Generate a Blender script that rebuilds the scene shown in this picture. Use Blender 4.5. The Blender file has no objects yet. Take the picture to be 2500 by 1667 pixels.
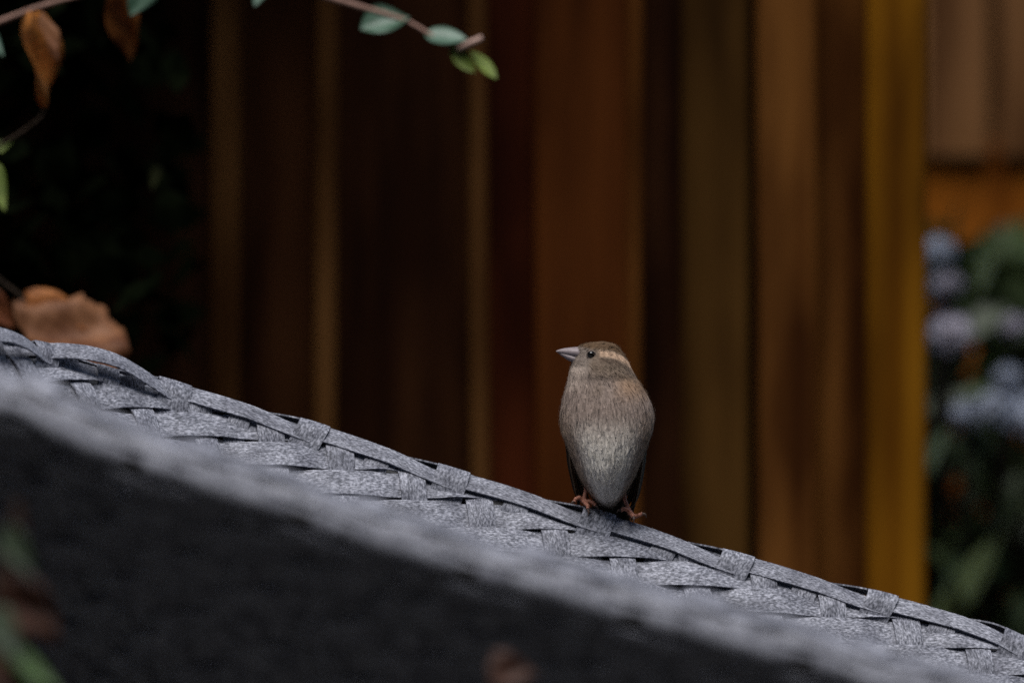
import bpy, bmesh, math, random
import numpy as np
from mathutils import Vector, Matrix

# ------------------------------------------------------------------ camera, world, sun, exposure
SC = bpy.context.scene
COL = SC.collection
random.seed(7)
RNG = np.random.default_rng(11)
R = math.radians

CAM_D = 4.6
PITCH = R(1.8)
FPX = 17160.0                                   # focal length in photograph pixels (2500 px wide)
CAM = Vector((0.0, -CAM_D, 0.80 + CAM_D * math.tan(PITCH)))
cam_data = bpy.data.cameras.new('camera')
cam_data.sensor_width = 36.0
cam_data.lens = FPX / 2500.0 * 36.0
cam_data.clip_start = 0.05
cam_data.clip_end = 500.0
cam_data.dof.use_dof = True
cam_data.dof.focus_distance = CAM_D - 0.012
cam_data.dof.aperture_fstop = 3.9
cam = bpy.data.objects.new('camera', cam_data)
COL.objects.link(cam)
cam.location = CAM
cam.rotation_euler = (math.pi / 2 - PITCH, 0, 0)
SC.camera = cam

SUN_EL, SUN_AZ = 70.0, 198.0                    # azimuth measured from +Y clockwise: behind the camera, a little to the left
world = bpy.data.worlds.new('World')
SC.world = world
world.use_nodes = True
wn = world.node_tree
wn.nodes.clear()
w_out = wn.nodes.new('ShaderNodeOutputWorld')
w_bg = wn.nodes.new('ShaderNodeBackground')
w_sky = wn.nodes.new('ShaderNodeTexSky')
w_sky.sky_type = 'NISHITA'
w_sky.sun_disc = False
w_sky.sun_elevation = R(SUN_EL)
w_sky.sun_rotation = R(SUN_AZ)
w_sky.air_density = 1.0
w_sky.dust_density = 1.0
w_sky.ozone_density = 1.0
w_bg.inputs['Strength'].default_value = 0.05
wn.links.new(w_sky.outputs[0], w_bg.inputs['Color'])
wn.links.new(w_bg.outputs[0], w_out.inputs['Surface'])

sun_data = bpy.data.lights.new('sun', 'SUN')
sun_data.energy = 1.5
sun_data.angle = R(42)
sun_data.color = (1.0, 0.96, 0.92)
sun = bpy.data.objects.new('sun', sun_data)
COL.objects.link(sun)
az = R(SUN_AZ)
sdir = Vector((math.sin(az) * math.cos(R(SUN_EL)), math.cos(az) * math.cos(R(SUN_EL)), math.sin(R(SUN_EL))))
sun.rotation_euler = sdir.to_track_quat('Z', 'Y').to_euler()
sun.location = (0, -2, 6)

SC.view_settings.view_transform = 'Standard'
SC.view_settings.look = 'None'
SC.view_settings.exposure = 1.15
SC.view_settings.gamma = 1.0
SC.view_settings.use_curve_mapping = False
SC.cycles.use_denoising = False
SC.cycles.max_bounces = 6
SC.cycles.sample_clamp_indirect = 4.0

# ------------------------------------------------------------------ helpers
FWD = Vector((0, math.cos(PITCH), -math.sin(PITCH)))
UPV = Vector((0, math.sin(PITCH), math.cos(PITCH)))
def P(px, py, Y=0.0):
    """Point of the place seen at pixel (px,py) of the photograph, on the upright plane y=Y."""
    d = FWD + Vector((1, 0, 0)) * ((px - 1250.0) / FPX) + UPV * ((833.5 - py) / FPX)
    return CAM + d * ((Y - CAM.y) / d.y)
def ppm(Y):
    return FPX / (CAM_D + Y)

def link(name, me, mat=None, parent=None, label=None, cat=None, group=None, kind=None):
    o = bpy.data.objects.new(name, me)
    COL.objects.link(o)
    if me is not None and mat is not None:
        me.materials.clear() if len(me.materials) else None
        me.materials.append(mat)
    if parent is not None:
        o.parent = parent
        o.matrix_parent_inverse = parent.matrix_basis.inverted()
    if label: o['label'] = label
    if cat: o['category'] = cat
    if group: o['group'] = group
    if kind: o['kind'] = kind
    return o
def thing(name, loc, label, cat, group=None):
    o = link(name, None, label=label, cat=cat, group=group)
    o.location = loc
    o.empty_display_size = 0.05
    return o

def mesh(name, verts, faces, smooth=True, uvs=None, cols=None):
    me = bpy.data.meshes.new(name)
    me.from_pydata([tuple(v) for v in verts], [], faces)
    if uvs is not None:
        uvl = me.uv_layers.new(name='UVMap')
        vi = np.empty(len(me.loops), dtype=np.int32)
        me.loops.foreach_get('vertex_index', vi)
        uv = np.asarray(uvs, dtype=np.float32)[vi]
        uvl.data.foreach_set('uv', uv.ravel())
    if cols is not None:
        ca = me.color_attributes.new('Col', 'FLOAT_COLOR', 'POINT')
        c = np.ones((len(verts), 4), dtype=np.float32)
        c[:, :3] = np.asarray(cols, dtype=np.float32)
        ca.data.foreach_set('color', c.ravel())
    if smooth:
        me.polygons.foreach_set('use_smooth', [True] * len(me.polygons))
    me.update()
    return me

def box(name, lo, hi, mat, parent=None, bevel=0.002, skew=0.0, **kw):
    bm = bmesh.new()
    bmesh.ops.create_cube(bm, size=1.0)
    for v in bm.verts:
        v.co = Vector(((lo[i] + hi[i]) / 2 + v.co[i] * (hi[i] - lo[i]) for i in range(3)))
    if bevel:
        bmesh.ops.bevel(bm, geom=list(bm.edges), offset=bevel, segments=1, affect='EDGES')
    for v in bm.verts: v.co.x += skew * (v.co.z - 0.8)
    me = bpy.data.meshes.new(name)
    bm.to_mesh(me); bm.free()
    return link(name, me, mat, parent, **kw)

def tube_data(pts, rad, seg=8):
    pts = [Vector(p) for p in pts]
    V, F = [], []
    n = len(pts)
    prev = None
    for i, p in enumerate(pts):
        t = (pts[min(i + 1, n - 1)] - pts[max(i - 1, 0)]).normalized()
        if prev is None:
            a = t.orthogonal().normalized()
        else:
            a = (prev - t * prev.dot(t)).normalized()
        prev = a
        b = t.cross(a)
        for k in range(seg):
            th = 2 * math.pi * k / seg
            V.append(p + (a * math.cos(th) + b * math.sin(th)) * rad[i])
    for i in range(n - 1):
        for k in range(seg):
            F.append((i * seg + k, i * seg + (k + 1) % seg, (i + 1) * seg + (k + 1) % seg, (i + 1) * seg + k))
    F.append(tuple(range(seg))[::-1])
    F.append(tuple((n - 1) * seg + k for k in range(seg)))
    return V, F
def tube(name, pts, rad, mat, parent=None, seg=8, smooth_n=0, **kw):
    if smooth_n:
        pts, rad = refine(pts, rad, smooth_n)
    V, F = tube_data(pts, rad, seg)
    return link(name, mesh(name, V, F), mat, parent, **kw)
def merge(parts):
    V, F = [], []
    for v, f in parts:
        o = len(V)
        V += list(v)
        F += [tuple(i + o for i in q) for q in f]
    return V, F

def spline(xs, ys, x):
    """smooth (monotone-limited cubic hermite) interpolation"""
    xs = np.asarray(xs, float); ys = np.asarray(ys, float); x = np.asarray(x, float)
    d = np.diff(ys) / np.diff(xs)
    m = np.zeros_like(ys)
    m[0], m[-1] = d[0], d[-1]
    for i in range(1, len(ys) - 1):
        m[i] = 0 if d[i - 1] * d[i] <= 0 else 2 * d[i - 1] * d[i] / (d[i - 1] + d[i])
    i = np.clip(np.searchsorted(xs, x) - 1, 0, len(xs) - 2)
    h = xs[i + 1] - xs[i]
    t = np.clip((x - xs[i]) / h, 0, 1)
    return ((2 * t**3 - 3 * t**2 + 1) * ys[i] + (t**3 - 2 * t**2 + t) * h * m[i]
            + (-2 * t**3 + 3 * t**2) * ys[i + 1] + (t**3 - t**2) * h * m[i + 1])
def refine(pts, rad, k):
    pts = [Vector(p) for p in pts]
    s = np.arange(len(pts)); q = np.linspace(0, len(pts) - 1, (len(pts) - 1) * k + 1)
    out = np.stack([spline(s, [p[c] for p in pts], q) for c in range(3)], 1)
    return [Vector(v) for v in out], list(np.interp(q, s, rad))

# ------------------------------------------------------------------ materials
def new_mat(name):
    m = bpy.data.materials.new(name)
    m.use_nodes = True
    nt = m.node_tree
    b = nt.nodes['Principled BSDF']
    return m, nt, b
def ramp(nt, fac, stops):
    r = nt.nodes.new('ShaderNodeValToRGB')
    el = r.color_ramp.elements
    while len(el) < len(stops): el.new(0.5)
    for e, (p, c) in zip(el, stops):
        e.position = p; e.color = (*c, 1)
    nt.links.new(fac, r.inputs[0])
    return r.outputs[0]
def noise(nt, vec, scale, detail=3, rough=0.55):
    n = nt.nodes.new('ShaderNodeTexNoise')
    n.inputs['Scale'].default_value = scale
    n.inputs['Detail'].default_value = detail
    n.inputs['Roughness'].default_value = rough
    if vec is not None: nt.links.new(vec, n.inputs['Vector'])
    return n.outputs['Fac']
def mapping(nt, out, scale=(1, 1, 1), loc=None):
    mp = nt.nodes.new('ShaderNodeMapping')
    mp.inputs['Scale'].default_value = scale
    nt.links.new(out, mp.inputs['Vector'])
    if loc is not None: nt.links.new(loc, mp.inputs['Location'])
    return mp.outputs[0]
def coord(nt, which):
    return nt.nodes.new('ShaderNodeTexCoord').outputs[which]
def bump(nt, b, height, strength, dist):
    bp = nt.nodes.new('ShaderNodeBump')
    bp.inputs['Strength'].default_value = strength
    bp.inputs['Distance'].default_value = dist
    nt.links.new(height, bp.inputs['Height'])
    nt.links.new(bp.outputs[0], b.inputs['Normal'])
def mix(nt, fac, a, bcol, mode='MIX'):
    m = nt.nodes.new('ShaderNodeMix'); m.data_type = 'RGBA'; m.blend_type = mode
    if isinstance(fac, (int, float)): m.inputs[0].default_value = fac
    else: nt.links.new(fac, m.inputs[0])
    for sock, v in ((m.inputs[6], a), (m.inputs[7], bcol)):
        if isinstance(v, tuple): sock.default_value = (*v, 1)
        else: nt.links.new(v, sock)
    return m.outputs[2]

def mat_wicker():
    m, nt, b = new_mat('heathered_resin_wicker')
    uv = coord(nt, 'UV')
    oi = nt.nodes.new('ShaderNodeObjectInfo')
    comb = nt.nodes.new('ShaderNodeCombineXYZ')
    mul = nt.nodes.new('ShaderNodeMath'); mul.operation = 'MULTIPLY'; mul.inputs[1].default_value = 37.0
    nt.links.new(oi.outputs['Random'], mul.inputs[0])
    nt.links.new(mul.outputs[0], comb.inputs[2])
    n1 = noise(nt, mapping(nt, uv, (420, 900, 1), comb.outputs[0]), 1.0, 3, 0.6)
    n2 = noise(nt, mapping(nt, uv, (60, 90, 1), comb.outputs[0]), 1.0, 2, 0.5)
    c1 = ramp(nt, n1, [(0.30, (0.072, 0.077, 0.096)), (0.45, (0.200, 0.210, 0.248)), (0.56, (0.355, 0.368, 0.425)), (0.70, (0.60, 0.615, 0.70))])
    c2 = ramp(nt, n2, [(0.32, (0.56, 0.56, 0.58)), (0.62, (1.0, 1.0, 1.0))])
    c = mix(nt, 1.0, c1, c2, 'MULTIPLY')
    nt.links.new(c, b.inputs['Base Color'])
    b.inputs['Roughness'].default_value = 0.55
    b.inputs['Specular IOR Level'].default_value = 0.25
    bump(nt, b, n1, 0.35, 0.0006)
    return m
def mat_wood(name, dark, light, rough=0.75, band=1.0):
    m, nt, b = new_mat(name)
    oc = coord(nt, 'Object')
    oi = nt.nodes.new('ShaderNodeObjectInfo')
    mul = nt.nodes.new('ShaderNodeMath'); mul.operation = 'MULTIPLY'; mul.inputs[1].default_value = 53.0
    nt.links.new(oi.outputs['Random'], mul.inputs[0])
    comb = nt.nodes.new('ShaderNodeCombineXYZ')
    for i in range(3): nt.links.new(mul.outputs[0], comb.inputs[i])
    v = mapping(nt, oc, (30 * band, 30 * band, 1.3), comb.outputs[0])
    n1 = noise(nt, v, 1.0, 4, 0.6)
    n2 = noise(nt, mapping(nt, oc, (16, 16, 2.6), comb.outputs[0]), 1.0, 3, 0.55)
    c1 = ramp(nt, n1, [(0.36, dark), (0.60, light)])
    c2 = ramp(nt, n2, [(0.36, (0.34, 0.28, 0.25)), (0.50, (0.85, 0.82, 0.80)), (0.64, (1.2, 1.2, 1.2))])
    nt.links.new(mix(nt, 1.0, c1, c2, 'MULTIPLY'), b.inputs['Base Color'])
    b.inputs['Roughness'].default_value = rough
    b.inputs['Specular IOR Level'].default_value = 0.06
    bump(nt, b, n1, 0.4, 0.002)
    return m
def mat_leaf(name, c1, c2, rough=0.45, trans=0.15, scale=60, spec=0.4):
    m, nt, b = new_mat(name)
    n = noise(nt, coord(nt, 'Object'), scale, 3, 0.6)
    c = ramp(nt, n, [(0.35, c1), (0.65, c2)])
    nt.links.new(c, b.inputs['Base Color'])
    b.inputs['Roughness'].default_value = rough
    b.inputs['Specular IOR Level'].default_value = spec
    tr = nt.nodes.new('ShaderNodeBsdfTranslucent')
    nt.links.new(c, tr.inputs['Color'])
    ms = nt.nodes.new('ShaderNodeMixShader'); ms.inputs[0].default_value = trans
    nt.links.new(b.outputs[0], ms.inputs[1]); nt.links.new(tr.outputs[0], ms.inputs[2])
    nt.links.new(ms.outputs[0], nt.nodes['Material Output'].inputs['Surface'])
    return m
def mat_plain(name, col, rough=0.6, spec=0.3, var=0.25, scale=80, bump_d=0.0):
    m, nt, b = new_mat(name)
    n = noise(nt, coord(nt, 'Object'), scale, 3, 0.6)
    lo = tuple(x * (1 - var) for x in col); hi = tuple(min(1, x * (1 + var)) for x in col)
    nt.links.new(ramp(nt, n, [(0.3, lo), (0.7, hi)]), b.inputs['Base Color'])
    b.inputs['Roughness'].default_value = rough
    b.inputs['Specular IOR Level'].default_value = spec
    if bump_d: bump(nt, b, n, 0.6, bump_d)
    return m
def mat_vcol(name, rough=0.85, spec=0.1, sheen=0.0):
    m, nt, b = new_mat(name)
    a = nt.nodes.new('ShaderNodeVertexColor'); a.layer_name = 'Col'
    nt.links.new(a.outputs['Color'], b.inputs['Base Color'])
    b.inputs['Roughness'].default_value = rough
    b.inputs['Specular IOR Level'].default_value = spec
    return m

M_WICK = mat_wicker()
M_METAL = mat_plain('dark_powder_coated_metal', (0.03, 0.03, 0.033), 0.4, 0.5)
M_CUSH = mat_plain('charcoal_cushion_cloth', (0.035, 0.036, 0.04), 0.9, 0.1, 0.3, 400)

# ------------------------------------------------------------------ ground
def build_ground():
    m, nt, b = new_mat('wet_dark_paving')
    oc = coord(nt, 'Object')
    n1 = noise(nt, oc, 6.0, 5, 0.6)
    n2 = noise(nt, oc, 90.0, 3, 0.6)
    c = mix(nt, n2, ramp(nt, n1, [(0.3, (0.014, 0.013, 0.012)), (0.7, (0.032, 0.029, 0.026))]), (0.022, 0.020, 0.018))
    nt.links.new(c, b.inputs['Base Color'])
    b.inputs['Roughness'].default_value = 0.6
    bump(nt, b, n2, 0.5, 0.004)
    s = 120.0
    n = 24
    V = [(-s + 2 * s * i / n, -s + 2 * s * j / n, 0) for j in range(n + 1) for i in range(n + 1)]
    F = [(j * (n + 1) + i, j * (n + 1) + i + 1, (j + 1) * (n + 1) + i + 1, (j + 1) * (n + 1) + i) for j in range(n) for i in range(n)]
    link('ground', mesh('ground', V, F, False), m, kind='structure')
build_ground()

# ------------------------------------------------------------------ fence behind the chair
FY = 0.98
def fx(px, Y): return P(px, 833, Y).x
def build_fence():
    f = thing('wooden_fence', (fx(1300, FY), FY, 0), 'stained brown board and batten garden fence behind the sparrow', 'fence')
    W = {
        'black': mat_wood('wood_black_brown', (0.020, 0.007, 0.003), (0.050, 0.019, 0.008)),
        'dark': mat_wood('wood_dark_umber', (0.034, 0.011, 0.0035), (0.066, 0.024, 0.008)),
        'red': mat_wood('wood_dark_red', (0.060, 0.012, 0.003), (0.105, 0.024, 0.007)),
        'orange': mat_wood('wood_red_orange', (0.062, 0.016, 0.003), (0.115, 0.033, 0.006)),
        'olive': mat_wood('wood_olive_brown', (0.050, 0.022, 0.004), (0.098, 0.046, 0.010)),
        'brown': mat_wood('wood_warm_brown', (0.125, 0.043, 0.008), (0.220, 0.088, 0.019)),
        'pale': mat_wood('wood_pale_batten', (0.105, 0.044, 0.012), (0.175, 0.078, 0.023)),
        'ochre': mat_wood('wood_ochre_post', (0.125, 0.042, 0.0015), (0.26, 0.108, 0.005), band=0.8),
    }
    top = 1.86
    # name, left px, right px, front face offset (m, towards the camera), thickness, wood
    rows = [
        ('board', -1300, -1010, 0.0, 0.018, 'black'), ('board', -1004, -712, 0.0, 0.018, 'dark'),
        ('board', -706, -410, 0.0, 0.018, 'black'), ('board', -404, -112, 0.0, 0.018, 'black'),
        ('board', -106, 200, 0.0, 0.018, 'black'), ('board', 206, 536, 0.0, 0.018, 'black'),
        ('batten', 516, 588, 0.028, 0.026, 'pale'),
        ('board', 542, 786, 0.0, 0.018, 'dark'),
        ('batten', 772, 822, 0.026, 0.024, 'pale'),
        ('board', 792, 1164, 0.0, 0.018, 'dark'),
        ('batten', 1148, 1192, 0.026, 0.024, 'pale'),
        ('board', 1170, 1330, 0.0, 0.018, 'red'),
        ('board', 1308, 1540, 0.024, 0.022, 'orange'),
        ('batten', 1528, 1562, 0.034, 0.014, 'brown'),
        ('board', 1545, 1690, 0.0, 0.018, 'dark'),
        ('board', 1664, 1826, 0.024, 0.022, 'olive'),
        ('board', 1815, 1868, 0.0, 0.018, 'black'),
        ('board', 1848, 1992, 0.024, 0.022, 'brown'),
        ('board', 1978, 2150, -0.001, 0.016, 'brown'),
    ]
    for i, (nm, a, bq, off, th, w) in enumerate(rows):
        y1 = FY - off
        if i < 6:                       # lapped boards at the dark end
            bq += 16; y1 -= 0.019 * (i % 2)
        z1 = top + random.uniform(-0.012, 0.012)
        box(nm, (fx(a, FY), y1, 0.04), (fx(bq, FY), y1 + th, z1), W[w], f, 0.003, random.uniform(-0.008, 0.008))
    xa, xb = fx(-1300, FY), fx(2140, FY)
    for z in (0.30, 1.02, 1.62):
        box('rail', (xa, FY + 0.020, z - 0.035), (xb, FY + 0.065, z + 0.035), W['dark'], f, 0.003)
    p = box('post', (fx(2118, FY - 0.05), FY - 0.05, -0.3), (fx(2262, FY - 0.05), FY + 0.05, 1.95), W['ochre'], f, 0.004)
    c = box('post_cap', (fx(2104, FY - 0.05), FY - 0.06, 1.951), (fx(2276, FY - 0.05), FY + 0.06, 1.985), W['ochre'], f, 0.006)
    box('post', (xa - 0.05, FY - 0.0, -0.3), (xa - 0.002, FY + 0.07, 1.95), W['dark'], f, 0.004)
build_fence()

FY2 = 1.95
def build_far_fence():
    x0 = fx(2100, FY2)
    f = thing('timber_screen', (x0 + 0.6, FY2, 0), 'pale pinkish brown upright boards over an orange brown bottom board, beyond the post', 'fence')
    pale = mat_wood('wood_pale_pink', (0.15, 0.068, 0.024), (0.25, 0.120, 0.048), band=0.5)
    shade = mat_wood('wood_orange_gravel_board', (0.21, 0.062, 0.005), (0.34, 0.105, 0.010), band=0.5)
    zr = P(2400, 335, FY2).z
    for i, (a, b2) in enumerate(((2010, 2150), (2154, 2258), (2262, 2404), (2434, 2580), (2610, 2750), (2780, 2920), (2950, 3090), (3120, 3260), (3290, 3430), (3460, 3600), (3630, 3770), (3800, 3940))):
        box('board', (fx(a, FY2), FY2 - 0.052, zr - 0.02), (fx(b2, FY2), FY2 - 0.034, 2.0 + random.uniform(-0.01, 0.01)), pale, f, 0.003)
    for i in range(8):
        a = 2000 + i * 260
        box('back_board', (fx(a, FY2), FY2 - 0.030, zr - 0.0045), (fx(a + 262, FY2), FY2 - 0.014 , 1.98), pale, f, 0.0)
    x = fx(3940, FY2)
    xl = fx(2268, FY2) - 0.12
    zz = zr
    for i in range(5):
        h = 0.19
        z0 = max(0.02, zz - h)
        box('gravel_board', (xl, FY2 - 0.040, z0), (x, FY2 - 0.010, zz - 0.004), shade, f, 0.004)
        zz -= h
    for xx in (xl - 0.06, x + 0.003):
        box('post', (xx, FY2 - 0.03, -0.3), (xx + 0.057, FY2 + 0.05, 2.05), shade, f, 0.004)
build_far_fence()

# ------------------------------------------------------------------ unseen facade behind the camera, added to block low sky light
def build_sky_blocker():
    y0 = -6.4
    h = thing('sky_blocker', (0, y0, 0), 'dark rendered facade with a window, unseen, added behind the camera to block low sky light', 'sky_blocker')
    mw = mat_plain('dark_render', (0.07, 0.062, 0.055), 0.9, 0.1, 0.3, 8, 0.003)
    mr = mat_plain('slate_roof', (0.04, 0.04, 0.045), 0.8, 0.2, 0.3, 20)
    mfm = mat_plain('dark_window_frame', (0.03, 0.03, 0.03), 0.5, 0.3)
    mg, nt, b = new_mat('window_glass'); b.inputs['Base Color'].default_value = (0.01, 0.012, 0.014, 1); b.inputs['Roughness'].default_value = 0.05
    # wall pieces left, right, below and above the window opening (x -2.6..-1.2, z 0.9..2.1)
    for lo, hi in (((-7, y0 - 0.3, -0.2), (-2.6, y0, 6.4)), ((-1.2, y0 - 0.3, -0.2), (7, y0, 6.4)), ((-2.6, y0 - 0.3, -0.2), (-1.2, y0, 0.9)), ((-2.6, y0 - 0.3, 2.1), (-1.2, y0, 6.4))):
        box('blocker_wall', lo, hi, mw, h, 0)
    w = box('blocker_pane', (-2.56, y0 - 0.16, 0.94), (-1.24, y0 - 0.14, 2.06), mg, h, 0)
    for lo, hi in (((-2.6, y0 - 0.2, 0.9), (-2.54, y0 - 0.08, 2.1)), ((-1.26, y0 - 0.2, 0.9), (-1.2, y0 - 0.08, 2.1)), ((-2.54, y0 - 0.2, 0.9), (-1.26, y0 - 0.08, 0.96)), ((-2.54, y0 - 0.2, 2.04), (-1.26, y0 - 0.08, 2.1))):
        box('blocker_frame', lo, hi, mfm, w, 0.004)
    V = [(-7.3, y0 + 0.35, 6.36), (7.3, y0 + 0.35, 6.36), (7.3, y0 - 4.0, 8.3), (-7.3, y0 - 4.0, 8.3), (-7.3, y0 + 0.35, 6.48), (7.3, y0 + 0.35, 6.48), (7.3, y0 - 4.0, 8.45), (-7.3, y0 - 4.0, 8.45)]
    link('blocker_roof', mesh('blocker_roof', V, [(0, 3, 2, 1), (4, 5, 6, 7), (0, 1, 5, 4), (1, 2, 6, 5), (2, 3, 7, 6), (3, 0, 4, 7)], False), mr, h)
build_sky_blocker()

# ------------------------------------------------------------------ woven tub chair
def build_chair():
    # plan of the rim, from the front end of the far arm, round the back, to the front end of the near arm
    pts = []
    XE = -0.17
    for t in np.linspace(0, 1, 60):
        X = 0.50 + (XE - 0.50) * t
        pts.append((X, 0.035 * (X - 0.06)))
    yf = pts[-1][1]; yn = -0.70
    yc, bb, aa = (yf + yn) / 2, (yf - yn) / 2, 0.25
    for t in np.linspace(0, math.pi, 120)[1:-1]:
        pts.append((XE - aa * math.sin(t), yc + bb * math.cos(t)))
    for t in np.linspace(0, 1, 60):
        X = XE + (0.50 - XE) * t
        pts.append((X, yn - 0.10 * (X - XE)))
    pts = np.array(pts)
    for _ in range(25):
        q = pts.copy(); q[1:-1] = (pts[:-2] + 2 * pts[1:-1] + pts[2:]) / 4; pts = q
    seg = np.hypot(*np.diff(pts, axis=0).T)
    S = np.concatenate([[0], np.cumsum(seg)])
    LEN = S[-1]
    sd = np.linspace(0, LEN, 900)
    cx = np.interp(sd, S, pts[:, 0]); cy = np.interp(sd, S, pts[:, 1])
    tx, ty = np.gradient(cx, sd), np.gradient(cy, sd)
    n = np.hypot(tx, ty); tx, ty = tx / n, ty / n
    def plan(s):
        s = np.asarray(s, float)
        return (np.interp(s, sd, cx), np.interp(s, sd, cy), np.interp(s, sd, ty), -np.interp(s, sd, tx))
    # rim height read off the photograph on both arms
    def s_at(px, far):
        half = LEN / 2
        best = None
        for s in sd:
            if (s < half) != far: continue
            x, y, _, _ = plan(s)
            q = 1250 + x * FPX / (CAM_D + y)
            e = abs(q - px)
            if best is None or e < best[0]: best = (e, s, float(y))
        return best[1], best[2]
    far_pts = [(2500, 1552), (2420, 1516), (2250, 1470), (2080, 1427), (1900, 1376), (1760, 1338), (1580, 1280), (1380, 1224), (1240, 1180), (1100, 1141), (940, 1085),
               (790, 1037), (620, 985), (450, 937), (340, 902), (230, 868), (110, 838), (20, 818)]
    near_pts = [(60, 895), (190, 948), (300, 990), (420, 1024), (560, 1066), (690, 1113), (842, 1168), (1044, 1238), (1197, 1290), (1350, 1328), (1503, 1382), (1715, 1440),
                (1868, 1486), (2020, 1525), (2174, 1576), (2327, 1618), (2442, 1652)]
    hs = []
    for px, py in far_pts:
        s, y = s_at(px, True); hs.append((s, P(px, py, y).z - 0.004))
    for px, py in near_pts:
        s, y = s_at(px, False); hs.append((s, P(px, py, y).z - float(np.interp(px, [0, 150, 500, 950, 1900], [0.005, 0.008, 0.0125, 0.0100, 0.0050]))))
    hs.sort()
    a, b_ = hs[0], hs[-1]
    hs = [(0.0, a[1] - 0.30 * a[0])] + hs + [(LEN, b_[1] - 0.30 * (LEN - b_[0]))]
    # crown of the back between the two arms
    fs, ns = max(h for h in hs if h[0] < LEN / 2), min(h for h in hs if h[0] > LEN / 2)
    hs.append((LEN / 2, max(fs[1], ns[1]) + 0.018)); hs.sort()
    hz_s = [h[0] for h in hs]; hz_z = [h[1] for h in hs]
    def H(s): return spline(hz_s, hz_z, s)

    out_d = np.array([0, 0.0025, 0.0065, 0.0115, 0.018, 0.026, 0.042, 0.08, 0.14, 0.22, 0.34, 0.60])
    out_o = np.array([0, 0.0080, 0.0144, 0.0178, 0.0180, 0.0138, 0.0015, -0.027, -0.073, -0.133, -0.207, -0.34])
    out_q = np.concatenate([[0], np.cumsum(np.hypot(np.diff(out_d), np.diff(out_o)))])
    IN_T = 0.72
    def off_in(d): return -IN_T * d + 0.12 * np.clip(d - 0.1, 0, 1) ** 2
    def G_in(s, z):
        d = H(s) - z
        x, y, ox, oy = plan(s)
        o = off_in(d)
        return np.stack([x + ox * o, y + oy * o, z], -1)
    def G_out(s, z):
        d = np.clip(H(s) - z, 0, 0.6)
        x, y, ox, oy = plan(s)
        o = np.interp(d, out_d, out_o)
        return np.stack([x + ox * o, y + oy * o, z], -1)
    def Fq(s, q):
        s, q = np.broadcast_arrays(np.asarray(s, float), np.asarray(q, float))
        x, y, ox, oy = plan(s)
        di = -q * math.cos(math.atan(IN_T))
        do = np.interp(q, out_q, out_d); oo = np.interp(q, out_q, out_o)
        d = np.where(q < 0, di, do); o = np.where(q < 0, off_in(di), oo)
        return np.stack([x + ox * o, y + oy * o, H(s) - d], -1)
    def normals(f, a, b, inner):
        e = 1e-3
        du = f(a + e, b) - f(a - e, b); dv = f(a, b + e) - f(a, b - e)
        nn = np.cross(du, dv)
        nn /= np.linalg.norm(nn, axis=-1, keepdims=True) + 1e-12
        x, y, ox, oy = plan(a)
        o = np.stack([ox, oy, np.zeros_like(ox)], -1)
        ref = -o if inner else o
        ref = ref + np.array([0, 0, 0.9])
        sg = np.sign(np.sum(nn * ref, -1, keepdims=True)); sg[sg == 0] = 1
        return nn * sg

    chair = thing('wicker_chair', (0.1, -0.3, 0), 'grey flat-weave wicker tub chair with sloping arms the sparrow perches on', 'chair')
    TH = 0.0010
    def ribbon(name, pos, nor, parent=chair, th=TH, w_m=0.0165):
        """closed strip from a grid of points (along, across) with normals"""
        n, m = pos.shape[:2]
        top = pos + nor * th * 0.5; bot = pos - nor * th * 0.5
        V = np.concatenate([top.reshape(-1, 3), bot.reshape(-1, 3)])
        lens = np.concatenate([[0], np.cumsum(np.linalg.norm(np.diff(pos[:, m // 2], axis=0), axis=-1))])
        u = np.repeat(lens[:, None], m, 1); v = np.repeat(np.linspace(0, w_m, m)[None], n, 0)
        r0 = random.random() * 5
        uv = np.stack([u.ravel() + r0, v.ravel() + r0], -1); uv = np.concatenate([uv, uv])
        N = n * m
        F = []
        for i in range(n - 1):
            for j in range(m - 1):
                a = i * m + j
                F.append((a, a + 1, a + m + 1, a + m))
                F.append((N + a, N + a + m, N + a + m + 1, N + a + 1))
            for j, fl in ((0, False), (m - 1, True)):
                a = i * m + j
                q = (a, a + m, N + a + m, N + a)
                F.append(q[::-1] if fl else q)
        for i, fl in ((0, True), (n - 1, False)):
            for j in range(m - 1):
                a = i * m + j
                q = (a, a + 1, N + a + 1, N + a)
                F.append(q if fl else q[::-1])
        me = mesh(name, V, F, True, uv)
        me.set_sharp_from_angle(angle=R(38))
        return link(name, me, M_WICK, parent)

    PITCHS = 0.0462
    ROW = 0.0166
    WS, WW = 0.0172, 0.0154
    A = 0.00155
    # stake phase: one stake sits at px 1352 on the far arm
    s_ref, _ = s_at(1352, True)
    k0 = math.ceil((0.01 - s_ref) / PITCHS); k1 = math.floor((LEN - 0.01 - s_ref) / PITCHS)
    LEAN = 0.13
    def lean_sign(s): return np.clip((LEN / 2 - s) / 0.3, -1, 1)
    def kcont(s, d): return (s - LEAN * lean_sign(s) * (0.03 - d) * 1.0 - s_ref) / PITCHS
    zmax = max(hz_z) + 0.01
    def rowtilt(X): return -0.045 * X
    z_ref = float(H(s_ref)) - 0.0075     # a row centre right under the rim at the reference stake
    def rcont(X, z): return (z_ref + rowtilt(X) - float(rowtilt(plan(s_ref)[0])) - z) / ROW
    def shape(c):   # weave wave, flatter at its crests
        return np.tanh(1.7 * np.cos(math.pi * c)) / np.tanh(1.7)

    wob = {}
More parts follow.
